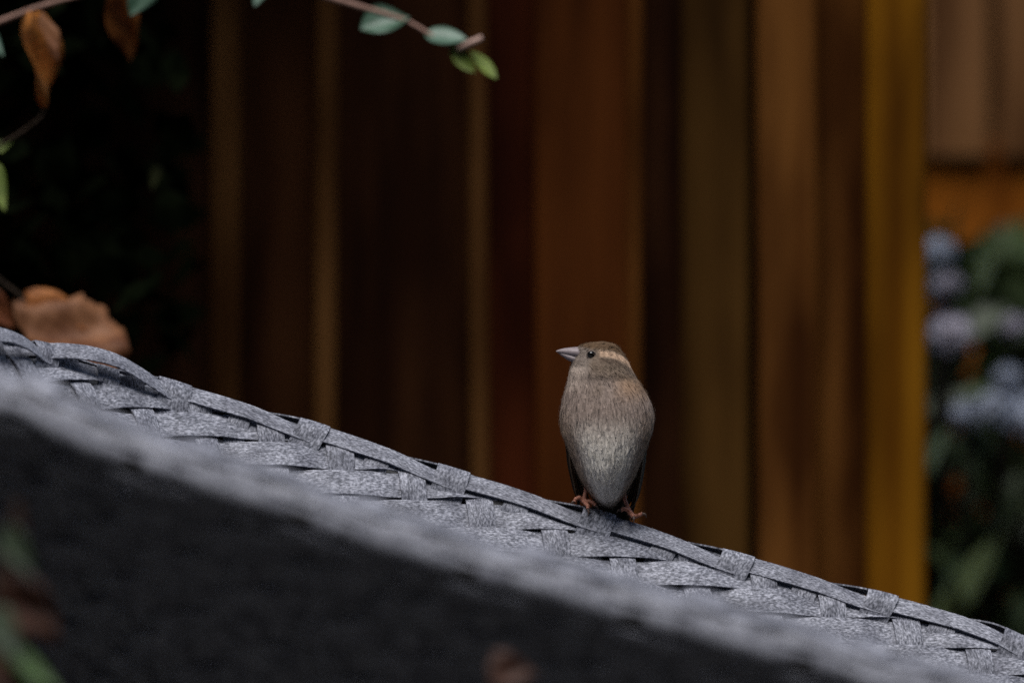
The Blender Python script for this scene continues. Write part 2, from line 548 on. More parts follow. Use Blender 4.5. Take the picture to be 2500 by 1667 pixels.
    def weft(r, outer):
        clip = 0.034 if outer else 0.0025
        g = G_out if outer else G_in
        s = np.arange(0.004, LEN - 0.004, 0.0042)
        X = plan(s)[0]
        jit = RNG.normal(0, 0.0005)
        zc = z_ref + rowtilt(X) - float(rowtilt(plan(s_ref)[0])) - r * ROW + jit + 0.0006 * np.sin(s * 21 + r * 1.7)
        wv = WW * ((1.095 if outer else 0.97) + (0.01 if outer else 0.05) * np.sin(s * 17 + r))
        h = H(s) - clip
        zb = zc - wv / 2; zt = np.minimum(zc + wv / 2, h)
        ok = zb < h - 0.0015
        idx = np.where(ok)[0]
        if len(idx) < 8: return
        runs = np.split(idx, np.where(np.diff(idx) > 1)[0] + 1)
        for run in runs:
            if len(run) < 8: continue
            m = 5
            fr = np.linspace(0, 1, m)
            ss = np.repeat(s[run][:, None], m, 1)
            zz = zb[run][:, None] + (zt - zb)[run][:, None] * fr[None]
            pos = g(ss, zz); nor = normals(g, ss, zz, not outer)
            d = (H(s) - zc)[run]
            wave = A * (-1) ** r * shape(kcont(s[run], d))
            crown = 0.0004 * (1 - (2 * fr - 1) ** 2) * ((zt - zb)[run] / wv[run])[:, None]
            # the lower edge of a strip lifts a little between stakes
            lift = (0.0003 + 0.0002 * np.sin(s[run] * 9)) if outer else (0.0007 + 0.0010 * np.sin(s[run] * 9 + r * 2.1))
            offn = wave[:, None] + crown + lift[:, None] * (1 - fr)[None]
            if not outer:                  # strips tuck in behind the rim strip
                dm = np.clip((H(ss) - zz - 0.007) / 0.008, 0, 1); dm = dm * dm * (3 - 2 * dm)
                offn = offn * dm - 0.0016 * (1 - dm)
            ribbon('weft_strip', pos + nor * offn[..., None], nor)
    r_top = int(math.floor(-(zmax - z_ref) / ROW)) - 3
    for r in range(r_top, 24):
        weft(r, False)
        weft(r, True)

    def stake(k, outer):
        depth = np.arange(0.0355 if outer else 0.003, 0.40, 0.0022)
        s0 = s_ref + k * PITCHS + RNG.normal(0, 0.0010)
        ls = float(lean_sign(np.array(s0)))
        sk = s0 + LEAN * ls * (0.03 - depth) * (0.0 if outer else 1.0) + LEAN * ls * 0.0
        if sk.min() < 0.012 or sk.max() > LEN - 0.012: return
        m = 5
        fr = np.linspace(-1, 1, m)
        ss = sk[:, None] + WS / 2 * fr[None] * (1.0 + 0.03 * math.sin(k * 2.3))
        z0 = H(sk) - depth
        # strip cut square to its own length, so the top follows the rim
        zz = np.minimum(z0[:, None] + 0 * ss, H(ss) - 0.002)
        g = G_out if outer else G_in
        pos = g(ss, zz); nor = normals(g, ss, zz, not outer)
        X = plan(sk)[0]
        rc = rcont(X, z0)
        wave = -A * (-1) ** k * shape(rc) * 1.0
        crown = 0.0006 * (1 - fr ** 2)
        ribbon('stake', pos + nor * (wave[:, None] + crown[None])[..., None], nor)
    for k in range(k0, k1 + 1):
        stake(k, False); stake(k, True)

    # rolled border: bands over the top of the arm, kept parallel to the rim
    for bi, (q0, w) in enumerate(((0.0140, 0.0125), (0.0282, 0.0140), (0.0420, 0.0125))):
        s = np.arange(0.004, LEN - 0.004, 0.0042)
        m = 5; fr = np.linspace(-0.5, 0.5, m)
        ss = np.repeat(s[:, None], m, 1); qq = q0 + w * fr[None] + 0 * ss
        pos = Fq(ss, qq); nor = normals(Fq, ss, qq, False)
        wave = A * (-1) ** bi * shape((s - s_ref) / PITCHS)
        crown = 0.0010 * (1 - (2 * fr) ** 2)
        ribbon('border_band', pos + nor * (wave[:, None] + crown[None])[..., None], nor)
    # over-the-top stakes across those bands
    for k in range(k0, k1 + 1):
        q = np.arange(0.006, 0.050, 0.002)
        s0 = s_ref + (k + 0.12) * PITCHS
        if not 0.03 < s0 < LEN - 0.03: continue
        m = 5; fr = np.linspace(-1, 1, m)
        ss = s0 + WS / 2 * fr[None] + 0 * q[:, None]; qq = q[:, None] + 0 * ss
        pos = Fq(ss, qq); nor = normals(Fq, ss, qq, False)
        rc = (q - 0.014) / 0.0141
        wave = -A * (-1) ** k * shape(rc) - 0.0002
        wave = np.where(q < 0.012, -0.0012, wave)
        ribbon('border_stake', pos + nor * (wave[:, None] + 0.0005 * (1 - fr ** 2)[None])[..., None], nor)

    # slanted strips rising beside each stake; every second one wraps over the rim
    PH = 0.50
    wraps = []
    for k in range(k0, k1 + 1):
        wrap = (k % 2 == 0)
        s0 = s_ref + k * PITCHS
        ls = 1.0 if s0 < LEN / 2 else -1.0
        s0 += -ls * (PH) * PITCHS          # to the right of the stake on the far arm
        if not 0.04 < s0 < LEN - 0.04: continue
        s0 += RNG.normal(0, 0.0016); wf = RNG.uniform(0.88, 1.12); sl = RNG.uniform(0.22, 0.46)
        if wrap: wraps.append(s0)
        q = np.arange(-0.034, 0.016 if wrap else -0.0005, 0.0018)
        m = 5; fr = np.linspace(-1, 1, m)
        slant = -sl * ls * np.clip(q + 0.012, -0.03, 0.012)
        sc = s0 + slant
        ss = sc[:, None] + wf * WS * (0.57 if wrap else 0.46) * fr[None]; qq = q[:, None] + 0 * ss
        pos = Fq(ss, qq); nor = normals(Fq, ss, qq, True)
        if wrap:
            offs = np.interp(q, [-0.034, -0.019, -0.014, -0.006, 0.003, 0.016], [-0.0022, -0.0018, 0.0012, 0.0042, 0.0038, 0.0024])
        else:
            offs = np.interp(q, [-0.034, -0.019, -0.014, -0.006, -0.0005], [-0.0022, -0.0018, 0.0006, 0.0008, 0.0004])
        nr = nor
        ribbon('rim_wrap' if wrap else 'slant_strip', pos + nr * (offs[:, None] + 0.0004 * (1 - fr ** 2)[None])[..., None], nr)
    # rim strips: each runs from under one wrap to under the next, crossing from the top to the inner face
    wraps.sort()
    for i in range(len(wraps) - 1):
        a, b2 = wraps[i], wraps[i + 1]
        far = (a + b2) / 2 < LEN / 2
        # direction: on the far arm the strip starts (high) at the larger s and ends (low) at the smaller s
        s = np.linspace(a - 0.003, b2 + 0.003, 40)
        t = (s - a) / (b2 - a)
        if far: t = 1 - t
        xs = plan((a + b2) / 2)[0]
        loose = float(np.clip((-0.17 - xs) / 0.10, 0, 1)) if far else 0.15
        m = 5; fr = np.linspace(-1, 1, m)
        qc = np.interp(t, [0, 0.15, 0.6, 1], [-0.0046, -0.0040, -0.0052, -0.0092]) + RNG.normal(0, 0.0004)
        ww = 0.0128 * np.interp(t, [0, 0.3, 0.8, 1], [1.0, 1.0, 0.85, 0.7])
        ss = np.repeat(s[:, None], m, 1); qq = qc[:, None] + ww[:, None] / 2 * fr[None]
        pos = Fq(ss, qq); nor = normals(Fq, ss, qq, True)
        # strip stays stiff across: use the centre normal, so it bridges the rim like a flat band
        nc = nor[:, m // 2][:, None] + np.array([0, 0, 0.15]); nc = nc / np.linalg.norm(nc, axis=-1, keepdims=True)
        side = np.gradient(pos[:, m // 2], axis=0); side /= np.linalg.norm(side, axis=-1, keepdims=True)
        acr = np.cross(nc[:, 0], side); acr /= np.linalg.norm(acr, axis=-1, keepdims=True)
        ref = pos[:, -1] - pos[:, 0]
        acr *= np.sign(np.sum(acr * ref, -1, keepdims=True))
        up = np.array([0, 0, 1.0])
        bulge = 0.0016 + np.sin(np.clip(t, 0, 1) * math.pi) * (0.0008 + 0.0085 * loose)
        ctr = pos[:, m // 2] + nc[:, 0] * bulge[:, None]
        P3 = ctr[:, None] + acr[:, None] * (ww[:, None] / 2 * fr[None])[..., None] + nc * (0.0003 * (1 - fr ** 2))[None, :, None]
        ribbon('rim_strip', P3, np.repeat(nc, m, 1))
    # thin outer edge strip showing just behind the rim
    s = np.arange(0.004, LEN - 0.004, 0.0042)
    m = 3; fr = np.linspace(-1, 1, m)
    ss = np.repeat(s[:, None], m, 1); qq = 0.0095 + 0.004 * fr[None] + 0 * ss
    pos = Fq(ss, qq); nor = normals(Fq, ss, qq, False)
    hump = 0.0030 + 0.0022 * np.cos((s - wraps[len(wraps) // 4]) / (2 * PITCHS) * 2 * math.pi)
    ribbon('edge_strip', pos + nor * hump[:, None, None], nor)

    # hidden frame: rim tube, seat and legs
    st = np.arange(0.01, LEN - 0.01, 0.02)
    rp = Fq(st, np.full_like(st, 0.012)) - np.array([0, 0, 0.013])
    tube('frame_tube', [Vector(p) for p in rp], [0.0075] * len(st), M_METAL, chair, 8)
    zs = 0.36
    ring = []
    for s in np.linspace(0.0, LEN, 60):
        x, y, ox, oy = plan(s)
        o = off_in(float(H(s)) - zs) - 0.004
        ring.append((float(x + ox * o), float(y + oy * o)))
    nr_ = len(ring)
    cxy = np.mean(ring, axis=0)
    V = []; 
    prof = [(0.0, -0.06), (1.0, -0.06), (1.0, 0.03), (0.97, 0.055), (0.9, 0.07), (0.0, 0.075)]
    F = []
    for sc_, dz in prof:
        for x, y in ring:
            V.append((cxy[0] + (x - cxy[0]) * max(sc_, 0.02), cxy[1] + (y - cxy[1]) * max(sc_, 0.02), zs + dz))
    for r_ in range(len(prof) - 1):
        for i in range(nr_):
            F.append((r_ * nr_ + i, r_ * nr_ + (i + 1) % nr_, (r_ + 1) * nr_ + (i + 1) % nr_, (r_ + 1) * nr_ + i))
    link('seat_cushion', mesh('seat_cushion', V, F), M_CUSH, chair)
    for (lx, ly) in ((0.36, -0.06), (0.36, -0.54), (-0.20, -0.14), (-0.20, -0.46)):
        tube('leg', [(lx * 1.05, ly, 0.0), (lx, ly, 0.2), (lx, ly, 0.325)], [0.012, 0.014, 0.016], M_METAL, chair, 12)
    return H, plan, s_at
chair_H, chair_plan, chair_s_at = build_chair()
def rim_z(px):
    s, y = chair_s_at(px, True)
    return float(chair_H(s)), y

# ------------------------------------------------------------------ sparrow
def srgb(r, g, b):
    f = lambda c: (c / 255 / 12.92) if c <= 10 else ((c / 255 + 0.055) / 1.055) ** 2.4
    return np.array([f(r), f(g), f(b)])
def build_bird():
    k = 1.0 / ppm(0.0)
    base = P(1487, 1240, 0.0)
    bird = thing('sparrow', base, 'small brown sparrow with plump grey breast, head turned in profile, perched on the wicker rim', 'bird')
    tab_y = [833, 836, 841, 850, 858, 865, 875, 886, 900, 910, 918, 930, 945, 966, 990, 1017, 1049, 1081, 1119, 1160, 1189, 1211, 1230, 1243]
    tab_c = [1470, 1466, 1461, 1460.5, 1461.5, 1463, 1464.5, 1466, 1467, 1468.5, 1470, 1472.5, 1475.5, 1478.5, 1481, 1482, 1482, 1482, 1482, 1482, 1482.5, 1483, 1484, 1487]
    tab_w = [4, 24, 41, 53, 57.5, 61, 65.5, 70, 75, 78.5, 81.5, 86.5, 93.5, 103, 111, 115.5, 112.5, 101.5, 87, 70, 54, 40, 24, 6]
    tab_f = [3, 19, 30, 39, 43, 46, 52, 58, 64, 67, 67.5, 73, 82, 93, 103, 111, 118, 121, 119, 109, 94, 74, 46, 8]
    tab_b = [3, 18, 28, 37, 41, 43, 46, 49, 55, 60, 64, 70, 78, 89, 98, 105, 105, 100, 90, 75, 62, 48, 28, 6]
    tab_yc = [0, 0, 0, 0, 0, 0, 0, 0, 0, 0, 0, 0, 0, 0, 0, 0, 0, 0, 2, 6, 12, 18, 26, 34]
    def surf(py, th):
        c = spline(tab_y, tab_c, py); w = spline(tab_y, tab_w, py)
        f = spline(tab_y, tab_f, py); b = spline(tab_y, tab_b, py); yc = spline(tab_y, tab_yc, py)
        cs, sn = np.cos(th), np.sin(th)
        dep = np.where(sn < 0, f, b)
        px = c + w * cs
        return px, (yc + dep * sn)
    def world(px, py, yy):
        z0 = P(1250, 833.5, 0.0)
        X = (px - 1250) * k
        Y = yy * k
        Z = z0.z + (833.5 - py) * k
        return np.stack([X, Y, Z], -1)
    # colour by place on the plumage
    C = {'crown': np.array([0.105, 0.066, 0.038]), 'brow': np.array([0.44, 0.305, 0.21]), 'line': np.array([0.075, 0.052, 0.038]),
         'cheek': np.array([0.170, 0.128, 0.095]), 'throat': np.array([0.44, 0.36, 0.30]), 'lore': np.array([0.19, 0.155, 0.130]),
         'neck': np.array([0.255, 0.165, 0.105]), 'breast': np.array([0.205, 0.160, 0.135]), 'belly': np.array([0.56, 0.53, 0.475]),
         'flank': np.array([0.230, 0.168, 0.122]), 'vent': np.array([0.17, 0.145, 0.115]), 'back': np.array([0.16, 0.11, 0.07])}
    def sstep(a, b, x): 
        t = np.clip((x - a) / (b - a), 0, 1); return t * t * (3 - 2 * t)
    def colour(px, py, yy):
        px, py, yy = [np.asarray(v, float) for v in (px, py, yy)]
        n = px.shape
        def L(a, b, t): return a * (1 - t[..., None]) + b * t[..., None]
        col = np.broadcast_to(C['breast'], n + (3,)).copy()
        # belly lighter and cooler down the middle, browner flanks
        w = spline(tab_y, tab_w, py)
        u = np.abs(px - spline(tab_y, tab_c, py)) / np.maximum(w, 1)
        col = L(col, C['belly'], sstep(985, 1110, py) * (1 - sstep(0.40, 0.95, u)))
        col = L(col, C['flank'], sstep(0.62, 0.98, u) * sstep(960, 1060, py))
        col = L(col, C['neck'], sstep(1478, 1530, px) * (1 - sstep(925, 985, py)) * sstep(885, 905, py))
        col = L(col, C['vent'], sstep(1200, 1238, py))
        # head
        hd = 1 - sstep(896, 930, py + 0.12 * (1470 - px))
        head = np.broadcast_to(C['cheek'], n + (3,)).copy()
        crown_line = np.interp(px, [1400, 1425, 1455, 1490, 1520, 1550], [850, 853, 853, 855, 868, 898])
        brow_c = np.interp(px, [1440, 1458, 1490, 1515, 1535, 1550], [858, 861, 864, 873, 888, 905])
        head = L(head, C['lore'], (1 - sstep(1425, 1445, px)))
        head = L(head, C['line'], np.exp(-((py - brow_c - 15) / 6.0) ** 2) * sstep(1448, 1462, px) * (1 - sstep(1510, 1545, px)) * 0.75)
        head = L(head, C['brow'], np.exp(-((py - brow_c) / 7.5) ** 4) * sstep(1452, 1462, px))
        head = L(head, C['crown'], (1 - sstep(-5, 3, py - crown_line)))
        head = L(head, C['throat'], (1 - sstep(1405, 1440, px)) * sstep(882, 896, py))
        col = L(col, head, hd)
        col = L(col, C['throat'], (1 - sstep(1395, 1450, px)) * sstep(890, 905, py) * (1 - sstep(925, 955, py)) * 0.6)
        # dusky streaks under the cheek
        col = L(col, C['cheek'] * 0.8, np.exp(-((px - 1457) / 16) ** 2 - ((py - 940) / 18) ** 2) * 0.55)
        bk = sstep(0, 25, yy) * sstep(900, 950, py)
        col = L(col, C['back'], bk)
        return col
    # body and head: one continuous surface
    NR, NS = 130, 72
    pys = np.concatenate([np.linspace(833, 860, 26)[:-1], np.linspace(860, 1243, NR - 25)])
    ths = np.linspace(0, 2 * math.pi, NS, endpoint=False)
    PY, TH_ = np.meshgrid(pys, ths, indexing='ij')
    px, yy = surf(PY, TH_)
    W = world(px, PY, yy)
    cols = colour(px, PY, yy) * 0.95
    V = W.reshape(-1, 3)
    nr = len(pys)
    F = [(i * NS + j, i * NS + (j + 1) % NS, (i + 1) * NS + (j + 1) % NS, (i + 1) * NS + j) for i in range(nr - 1) for j in range(NS)]
    F.append(tuple(range(NS))[::-1]); F.append(tuple((nr - 1) * NS + j for j in range(NS)))
    M_F = mat_vcol('feathers', 0.8, 0.12)
    link('body', mesh('body', V, F, True, None, cols.reshape(-1, 3)), M_F, bird)

    # plumage: thousands of small overlapping feather vanes
    N = 60000
    rr = RNG.random(N * 3); pyr = 836 + (1240 - 836) * rr
    keep = RNG.random(N * 3) < (0.35 + 0.65 * spline(tab_y, tab_w, pyr) / 115)
    headw = (pyr < 920) & (RNG.random(N * 3) < 0.9)
    keep = keep | headw
    pyr = pyr[keep][:N]; th = RNG.uniform(0, 2 * math.pi, len(pyr))
    N = len(pyr)
    e = 1e-2
    def S3(py, t):
        a, b = surf(py, t); return world(a, py, b), a, b
    p0, ppx, pyy = S3(pyr, th)
    d1 = S3(pyr + 0.5, th)[0] - S3(pyr - 0.5, th)[0]
    d2 = S3(pyr, th + e)[0] - S3(pyr, th - e)[0]
    nn = np.cross(d1, d2); nn /= np.linalg.norm(nn, axis=-1, keepdims=True) + 1e-12
    ctr = world(spline(tab_y, tab_c, pyr), pyr, 0 * pyr)
    sg = np.sign(np.sum(nn * (p0 - ctr), -1, keepdims=True)); sg[sg == 0] = 1
    nn *= sg
    # lie of the feathers: away from the bill on the head, downwards on the body
    beak = world(np.array(1405.), np.array(864.), np.array(0.))
    away = p0 - beak; away /= np.linalg.norm(away, axis=-1, keepdims=True) + 1e-9
    down = np.stack([0.10 * (ppx - 1483) / 115, 0.12 * np.sign(pyy), -np.ones(N)], -1)
    hb = sstep(890, 960, pyr)[:, None]
    flow = away * np.array([1.0, 0.35, 1.0]) * (1 - hb) + down * hb
    flow += RNG.normal(0, 0.13, (N, 3))
    flow -= nn * np.sum(flow * nn, -1, keepdims=True)
    flow /= np.linalg.norm(flow, axis=-1, keepdims=True) + 1e-12
    side = np.cross(nn, flow)
    hs = sstep(880, 1000, pyr)
    Lf = (0.0026 + 0.0030 * hs) * RNG.uniform(0.7, 1.25, N)
    Wf = (0.00040 + 0.00026 * hs) * RNG.uniform(0.7, 1.3, N)
    lift = (0.00015 + 0.00003 * hs) * RNG.uniform(0.6, 1.4, N)
    loose_v = RNG.random(N) < 0.03                       # loose barbs that break the outline
    lift = np.where(loose_v, lift * 7, lift); Wf = np.where(loose_v, Wf * 0.35, Wf)
    # cheek feathers fringe outwards over the neck
    fr_ = np.exp(-((pyr - 906) / 7.0) ** 2) * (pyy < 0) * sstep(1420, 1445, ppx) * (1 - sstep(1505, 1530, ppx))
    lift += 0.0004 * fr_
    cl = colour(ppx, pyr, pyy)
    # clumped streaks along the lie of the plumage
    ang = (ppx - 1483) * 0.09
    streak = np.sin(ang * 5.1 + 0.02 * pyr + 1.3) * np.sin(0.055 * pyr + 0.11 * ppx) 
    var = (1.0 + 0.15 * streak) * RNG.uniform(0.93, 1.07, N)
    crownm = (pyr < 856)
    var = np.where(crownm & (RNG.random(N) < 0.22), var * 0.45, var)
    cl = cl * var[:, None] * 1.10
    st = [(0.0, 0.55, 0.0), (0.35, 1.0, 0.8), (0.75, 0.8, 1.0), (1.0, 0.12, 0.75)]
    VV = np.zeros((N, 8, 3)); CC = np.zeros((N, 8, 3))
    for i, (t, w, lf) in enumerate(st):
        # each vane follows the curve of the body
        g = d2 / (2 * e)
        th_t = th + Lf * t * np.sum(flow * g, -1) / (np.sum(g * g, -1) + 1e-9)
        py_t = np.clip(pyr - flow[:, 2] * Lf * t / k, 833.5, 1242.5)
        c = S3(py_t, th_t)[0] + nn * (lift * lf)[:, None]
        VV[:, 2 * i] = c - side * (Wf * w)[:, None]
        VV[:, 2 * i + 1] = c + side * (Wf * w)[:, None]
        tip = 1.0 + 0.12 * (t > 0.7)
        CC[:, 2 * i] = cl * tip; CC[:, 2 * i + 1] = cl * tip
    base_i = (np.arange(N) * 8)[:, None, None]
    qd = np.array([[0, 2, 3, 1], [2, 4, 5, 3], [4, 6, 7, 5]])[None]
    FF = (base_i + qd).reshape(-1, 4)
    pm = mesh('plumage', VV.reshape(-1, 3), FF.tolist(), True, None, np.clip(CC, 0, 1).reshape(-1, 3))
    cn = nn + RNG.normal(0, 0.16, (N, 3)); cn /= np.linalg.norm(cn, axis=-1, keepdims=True)
    pm.normals_split_custom_set_from_vertices(np.repeat(cn, 8, 0).tolist())
    link('plumage', pm, M_F, bird, kind='stuff')

    # bill
    M_BILL = mat_plain('horn_coloured_bill', (0.28, 0.235, 0.24), 0.38, 0.45, 0.12, 500)
    def mandible(name, top, bot, wid, xs):
        V, F = [], []
        seg = 14
        for i, x in enumerate(xs):
            zt, zb, hw = top[i], bot[i], wid[i]
            for j in range(seg):
                t = 2 * math.pi * j / seg
                py = (zt + zb) / 2 + (zb - zt) / 2 * math.cos(t)
                V.append(tuple(world(np.array(float(x)), np.array(py), np.array(hw * math.sin(t)))))
        n = len(xs)
        for i in range(n - 1):
            for j in range(seg):
                F.append((i * seg + j, i * seg + (j + 1) % seg, (i + 1) * seg + (j + 1) % seg, (i + 1) * seg + j))
        F.append(tuple(range(seg))); F.append(tuple((n - 1) * seg + j for j in range(seg))[::-1])
        return link(name, mesh(name, V, F), M_BILL, bird)
    mandible('upper_mandible', [845, 846.5, 847.3, 848.2, 849.8, 852.5, 856.4], [880, 877, 874, 871, 867, 863, 859.2], [29, 26, 22, 17, 11.5, 6.5, 1.4], [1420, 1410, 1400, 1390, 1378, 1366, 1357.5])
    mandible('lower_mandible', [866, 865, 863.5, 862, 860.5, 859.5], [896, 890, 886, 880, 872, 864.0], [27, 24, 20.5, 15, 9, 3.0], [1422, 1409, 1398, 1387, 1375, 1364.5])
    # eyes with lids
    M_EYE = mat_plain('dark_eye', (0.006, 0.005, 0.004), 0.06, 0.6, 0.1)
    M_LID = mat_plain('grey_brown_eyelid', (0.17, 0.135, 0.115), 0.7, 0.2, 0.2, 800)
    for sgn in (-1, 1):
        yv = sgn * 44.0
        cpos = Vector(world(np.array(1443.), np.array(865.), np.array(yv)))
        bm = bmesh.new()
        bmesh.ops.create_uvsphere(bm, u_segments=24, v_segments=16, radius=0.00245)
        for v in bm.verts: v.co = Vector((v.co.x, v.co.y * 0.75, v.co.z)) + cpos
        me = bpy.data.meshes.new('eye'); bm.to_mesh(me); bm.free()
        me.polygons.foreach_set('use_smooth', [True] * len(me.polygons))
        eye = link('eye', me, M_EYE, bird)
        ring = [cpos + Vector((0.00285 * math.cos(t), sgn * 0.0004, 0.0027 * math.sin(t))) for t in np.linspace(0, 2 * math.pi, 25)]
        tube('eyelid', ring, [0.00042] * 25, M_LID, eye, 6)

    # wings folded at the sides: each long flight feather its own blade
    M_W = mat_vcol('wing_feathers', 0.6, 0.25)
    def blade(name, pts, wid, nrm, parent, dark, edge):
        pts, wid = refine(pts, wid, 6)
        n = len(pts); m = 5
        V, CL = [], []
        for i, p in enumerate(pts):
            t = (pts[min(i + 1, n - 1)] - pts[max(i - 1, 0)]).normalized()
            s = t.cross(nrm).normalized()
            for side_n in (0, 1):
                for j in range(m):
                    f = -1 + 2 * j / (m - 1)
                    V.append(p + s * wid[i] * f + nrm * (0.0006 * (1 - f * f) - side_n * 0.0005))
                    CL.append(edge if abs(f) > 0.9 else dark)
        F = []
        for i in range(n - 1):
            a, b = i * 2 * m, (i + 1) * 2 * m
            for j in range(m - 1):
                F.append((a + j, a + j + 1, b + j + 1, b + j)); F.append((a + m + j, b + m + j, b + m + j + 1, a + m + j + 1))
            for j in (0, m - 1):
                F.append((a + j, b + j, b + m + j, a + m + j))
        return link(name, mesh(name, V, F, True, None, CL), M_W, parent)
    W_ = lambda px, py, yy: Vector(world(np.array(float(px)), np.array(float(py)), np.array(float(yy))))
    dark = (0.014, 0.010, 0.008); edge = (0.13, 0.085, 0.05)
    for sgn in (-1, 1):
        cxp = 1481
        # outer line of the folded wing in the photograph, mirrored for the other side
        if sgn > 0:
            line = [(1588, 1000, 6), (1590, 1045, 10), (1578, 1095, 16), (1574, 1135, 26), (1567, 1180, 40), (1558, 1220, 54), (1549, 1256, 68)]
        else:
            line = [(1378, 1000, 6), (1374, 1045, 10), (1384, 1095, 16), (1388, 1135, 26), (1396, 1175, 40), (1403, 1205, 50), (1410, 1238, 62)]
        # covert mass of the wing
        V, F = [], []
        secs = [(p, max(3, w)) for p, w in zip(line, (10, 15, 15, 14, 12, 9, 4))]
        seg = 12
        for (lx, ly, ly2), w in secs:
            for j in range(seg):
                t = 2 * math.pi * j / seg
                V.append(W_(lx - sgn * (w * 0.9) + w * 0.8 * math.cos(t), ly, ly2 + 26 + (w * 1.9) * math.sin(t)))
        for i in range(len(secs) - 1):
            for j in range(seg):
                F.append((i * seg + j, i * seg + (j + 1) % seg, (i + 1) * seg + (j + 1) % seg, (i + 1) * seg + j))
        F.append(tuple(range(seg))); F.append(tuple((len(secs) - 1) * seg + j for j in range(seg)))
        wing = link('wing', mesh('wing', V, F, True, None, [dark] * len(V)), M_W, bird)
        for q in range(7):
            ins = q * 5.0; back = q * 7.0
            pts = [W_(lx - sgn * (1 + ins * (0.35 + 0.65 * i / 6)), ly + (q % 3) * 3 - (18 - q * 2 if i == 6 else 0), ly2 - 2 + back) for i, (lx, ly, ly2) in enumerate(line)][1:]
            nrm = Vector((sgn * 0.92, -0.35, 0.1)).normalized()
            blade('flight_feather', pts, [0.0022, 0.0032, 0.0034, 0.0032, 0.0026, 0.0007], nrm, wing, tuple(x * random.uniform(0.8, 1.3) for x in dark), edge)
    # tail behind the rim
    tail_root = [1481, 1150, 62]
    tail = None
    for q in range(6):
        f = (q - 2.5) / 2.5
        pts = [W_(1486 + f * 10, 1130, 78), W_(1489 + f * 20, 1200, 150), W_(1494 + f * 30, 1290, 235), W_(1500 + f * 38, 1380, 315)]
        nrm = Vector((0, 0.62, 0.78)).normalized() * -1
        o = blade('tail' if tail is None else 'tail_feather', pts, [0.003, 0.0045, 0.0055, 0.0035], nrm, bird if tail is None else tail, dark, edge)
        if tail is None: tail = o

    # legs and toes gripping the rim
    M_LEG = mat_plain('pink_brown_scaly_leg', (0.42, 0.185, 0.125), 0.55, 0.3, 0.3, 900, 0.0003)
    M_CLAW = mat_plain('dark_horn_claw', (0.10, 0.065, 0.05), 0.4, 0.4, 0.2)
    def leg(hip, ankle, foot, toes):
        parts = []
        a, r = refine([hip, ankle, foot], [0.0022, 0.0013, 0.0015], 6)
        parts.append(tube_data(a, r, 8))
        claws = []
        for pts, cl_ in toes:
            n = len(pts)
            # knuckled toe
            a, r = refine([foot] + pts, [0.0017] + [0.0014 - 0.0001 * i for i in range(n)], 6)
            r = [x * (1 + 0.16 * math.cos(i / 6 * 2 * math.pi)) for i, x in enumerate(r)]
            parts.append(tube_data(a, r, 8))
            c, cr = refine([pts[-1]] + cl_, [0.0010, 0.0007, 0.00012], 5)
            claws.append(tube_data(c, cr, 6))
        V, F = merge(parts)
        lg = link('leg', mesh('leg', V, F), M_LEG, bird)
        for cV, cF in claws:
            link('claw', mesh('claw', cV, cF), M_CLAW, lg)
    Wp = W_
    leg(Wp(1436, 1178, 20), Wp(1430, 1200, 2), Wp(1425, 1223, -4), [
        ([Wp(1413, 1215, -8), Wp(1406, 1218, -14), Wp(1402, 1224, -16)], [Wp(1397, 1225, -19), Wp(1392, 1230, -18)]),
        ([Wp(1431, 1229, -22), Wp(1435, 1234, -34), Wp(1435, 1240, -38)], [Wp(1437, 1249, -42), Wp(1434.5, 1260, -40)]),
        ([Wp(1440, 1224, -14), Wp(1449, 1227, -22), Wp(1454, 1233, -25)], [Wp(1459, 1237, -27), Wp(1461, 1244, -25)]),
        ([Wp(1428, 1224, 12), Wp(1429, 1230, 26)], [Wp(1430, 1236, 32), Wp(1430, 1243, 33)]),
    ])
    leg(Wp(1520, 1190, 20), Wp(1526, 1220, 0), Wp(1538, 1251, -6), [
        ([Wp(1530, 1243, -14), Wp(1522, 1241, -20), Wp(1516, 1245, -23)], [Wp(1511, 1243, -26), Wp(1505, 1251, -24)]),
        ([Wp(1543, 1256, -24), Wp(1546, 1260, -36)], [Wp(1547, 1266, -42), Wp(1545.5, 1275, -42)]),
        ([Wp(1552, 1260, -12), Wp(1562, 1256, -20), Wp(1568, 1253, -22)], [Wp(1575, 1254, -25), Wp(1578, 1263, -24)]),
        ([Wp(1541, 1254, 12), Wp(1542, 1262, 26)], [Wp(1543, 1268, 32), Wp(1543, 1275, 33)]),
    ])
build_bird()

# ------------------------------------------------------------------ leaves, twigs, shrubs
def leaf_mesh(base, tip, width, normal, fold=0.25, curl=0.1, blunt=0.5, wave=0.0, full=0.8, rag=0.0, n=10, m=7, thick=0.0003):
    base, tip = Vector(base), Vector(tip)
    d = tip - base; L = d.length; t = d.normalized()
    nn = (normal - t * normal.dot(t)).normalized(); s = t.cross(nn)
    V = []
    for side in (0, 1):
        for i in range(n + 1):
            u = i / n
            w = width / 2 * (math.sin(math.pi * u ** blunt) ** full if 0 < u < 1 else 0.02)
            w *= 1 + rag * (math.sin(u * 31 + L * 900) * 0.6 + math.sin(u * 57 + 1.3) * 0.4)
            for j in range(m):
                f = -1 + 2 * j / (m - 1)
                off = fold * w * abs(f) + curl * L * (u - 0.5) ** 2 + wave * L * math.sin(u * 9 + f * 3) * 0.1
                V.append(base + t * (L * u) + s * (w * f) + nn * (off - side * thick))
    F = []
    N = (n + 1) * m
    for i in range(n):
        for j in range(m - 1):
            a = i * m + j
            F.append((a, a + 1, a + m + 1, a + m)); F.append((N + a, N + a + m, N + a + m + 1, N + a + 1))
        for j in (0, m - 1):
            a = i * m + j
            F.append((a, a + m, N + a + m, N + a))
    return V, F
TOCAM = Vector((0, -1, 0.25))
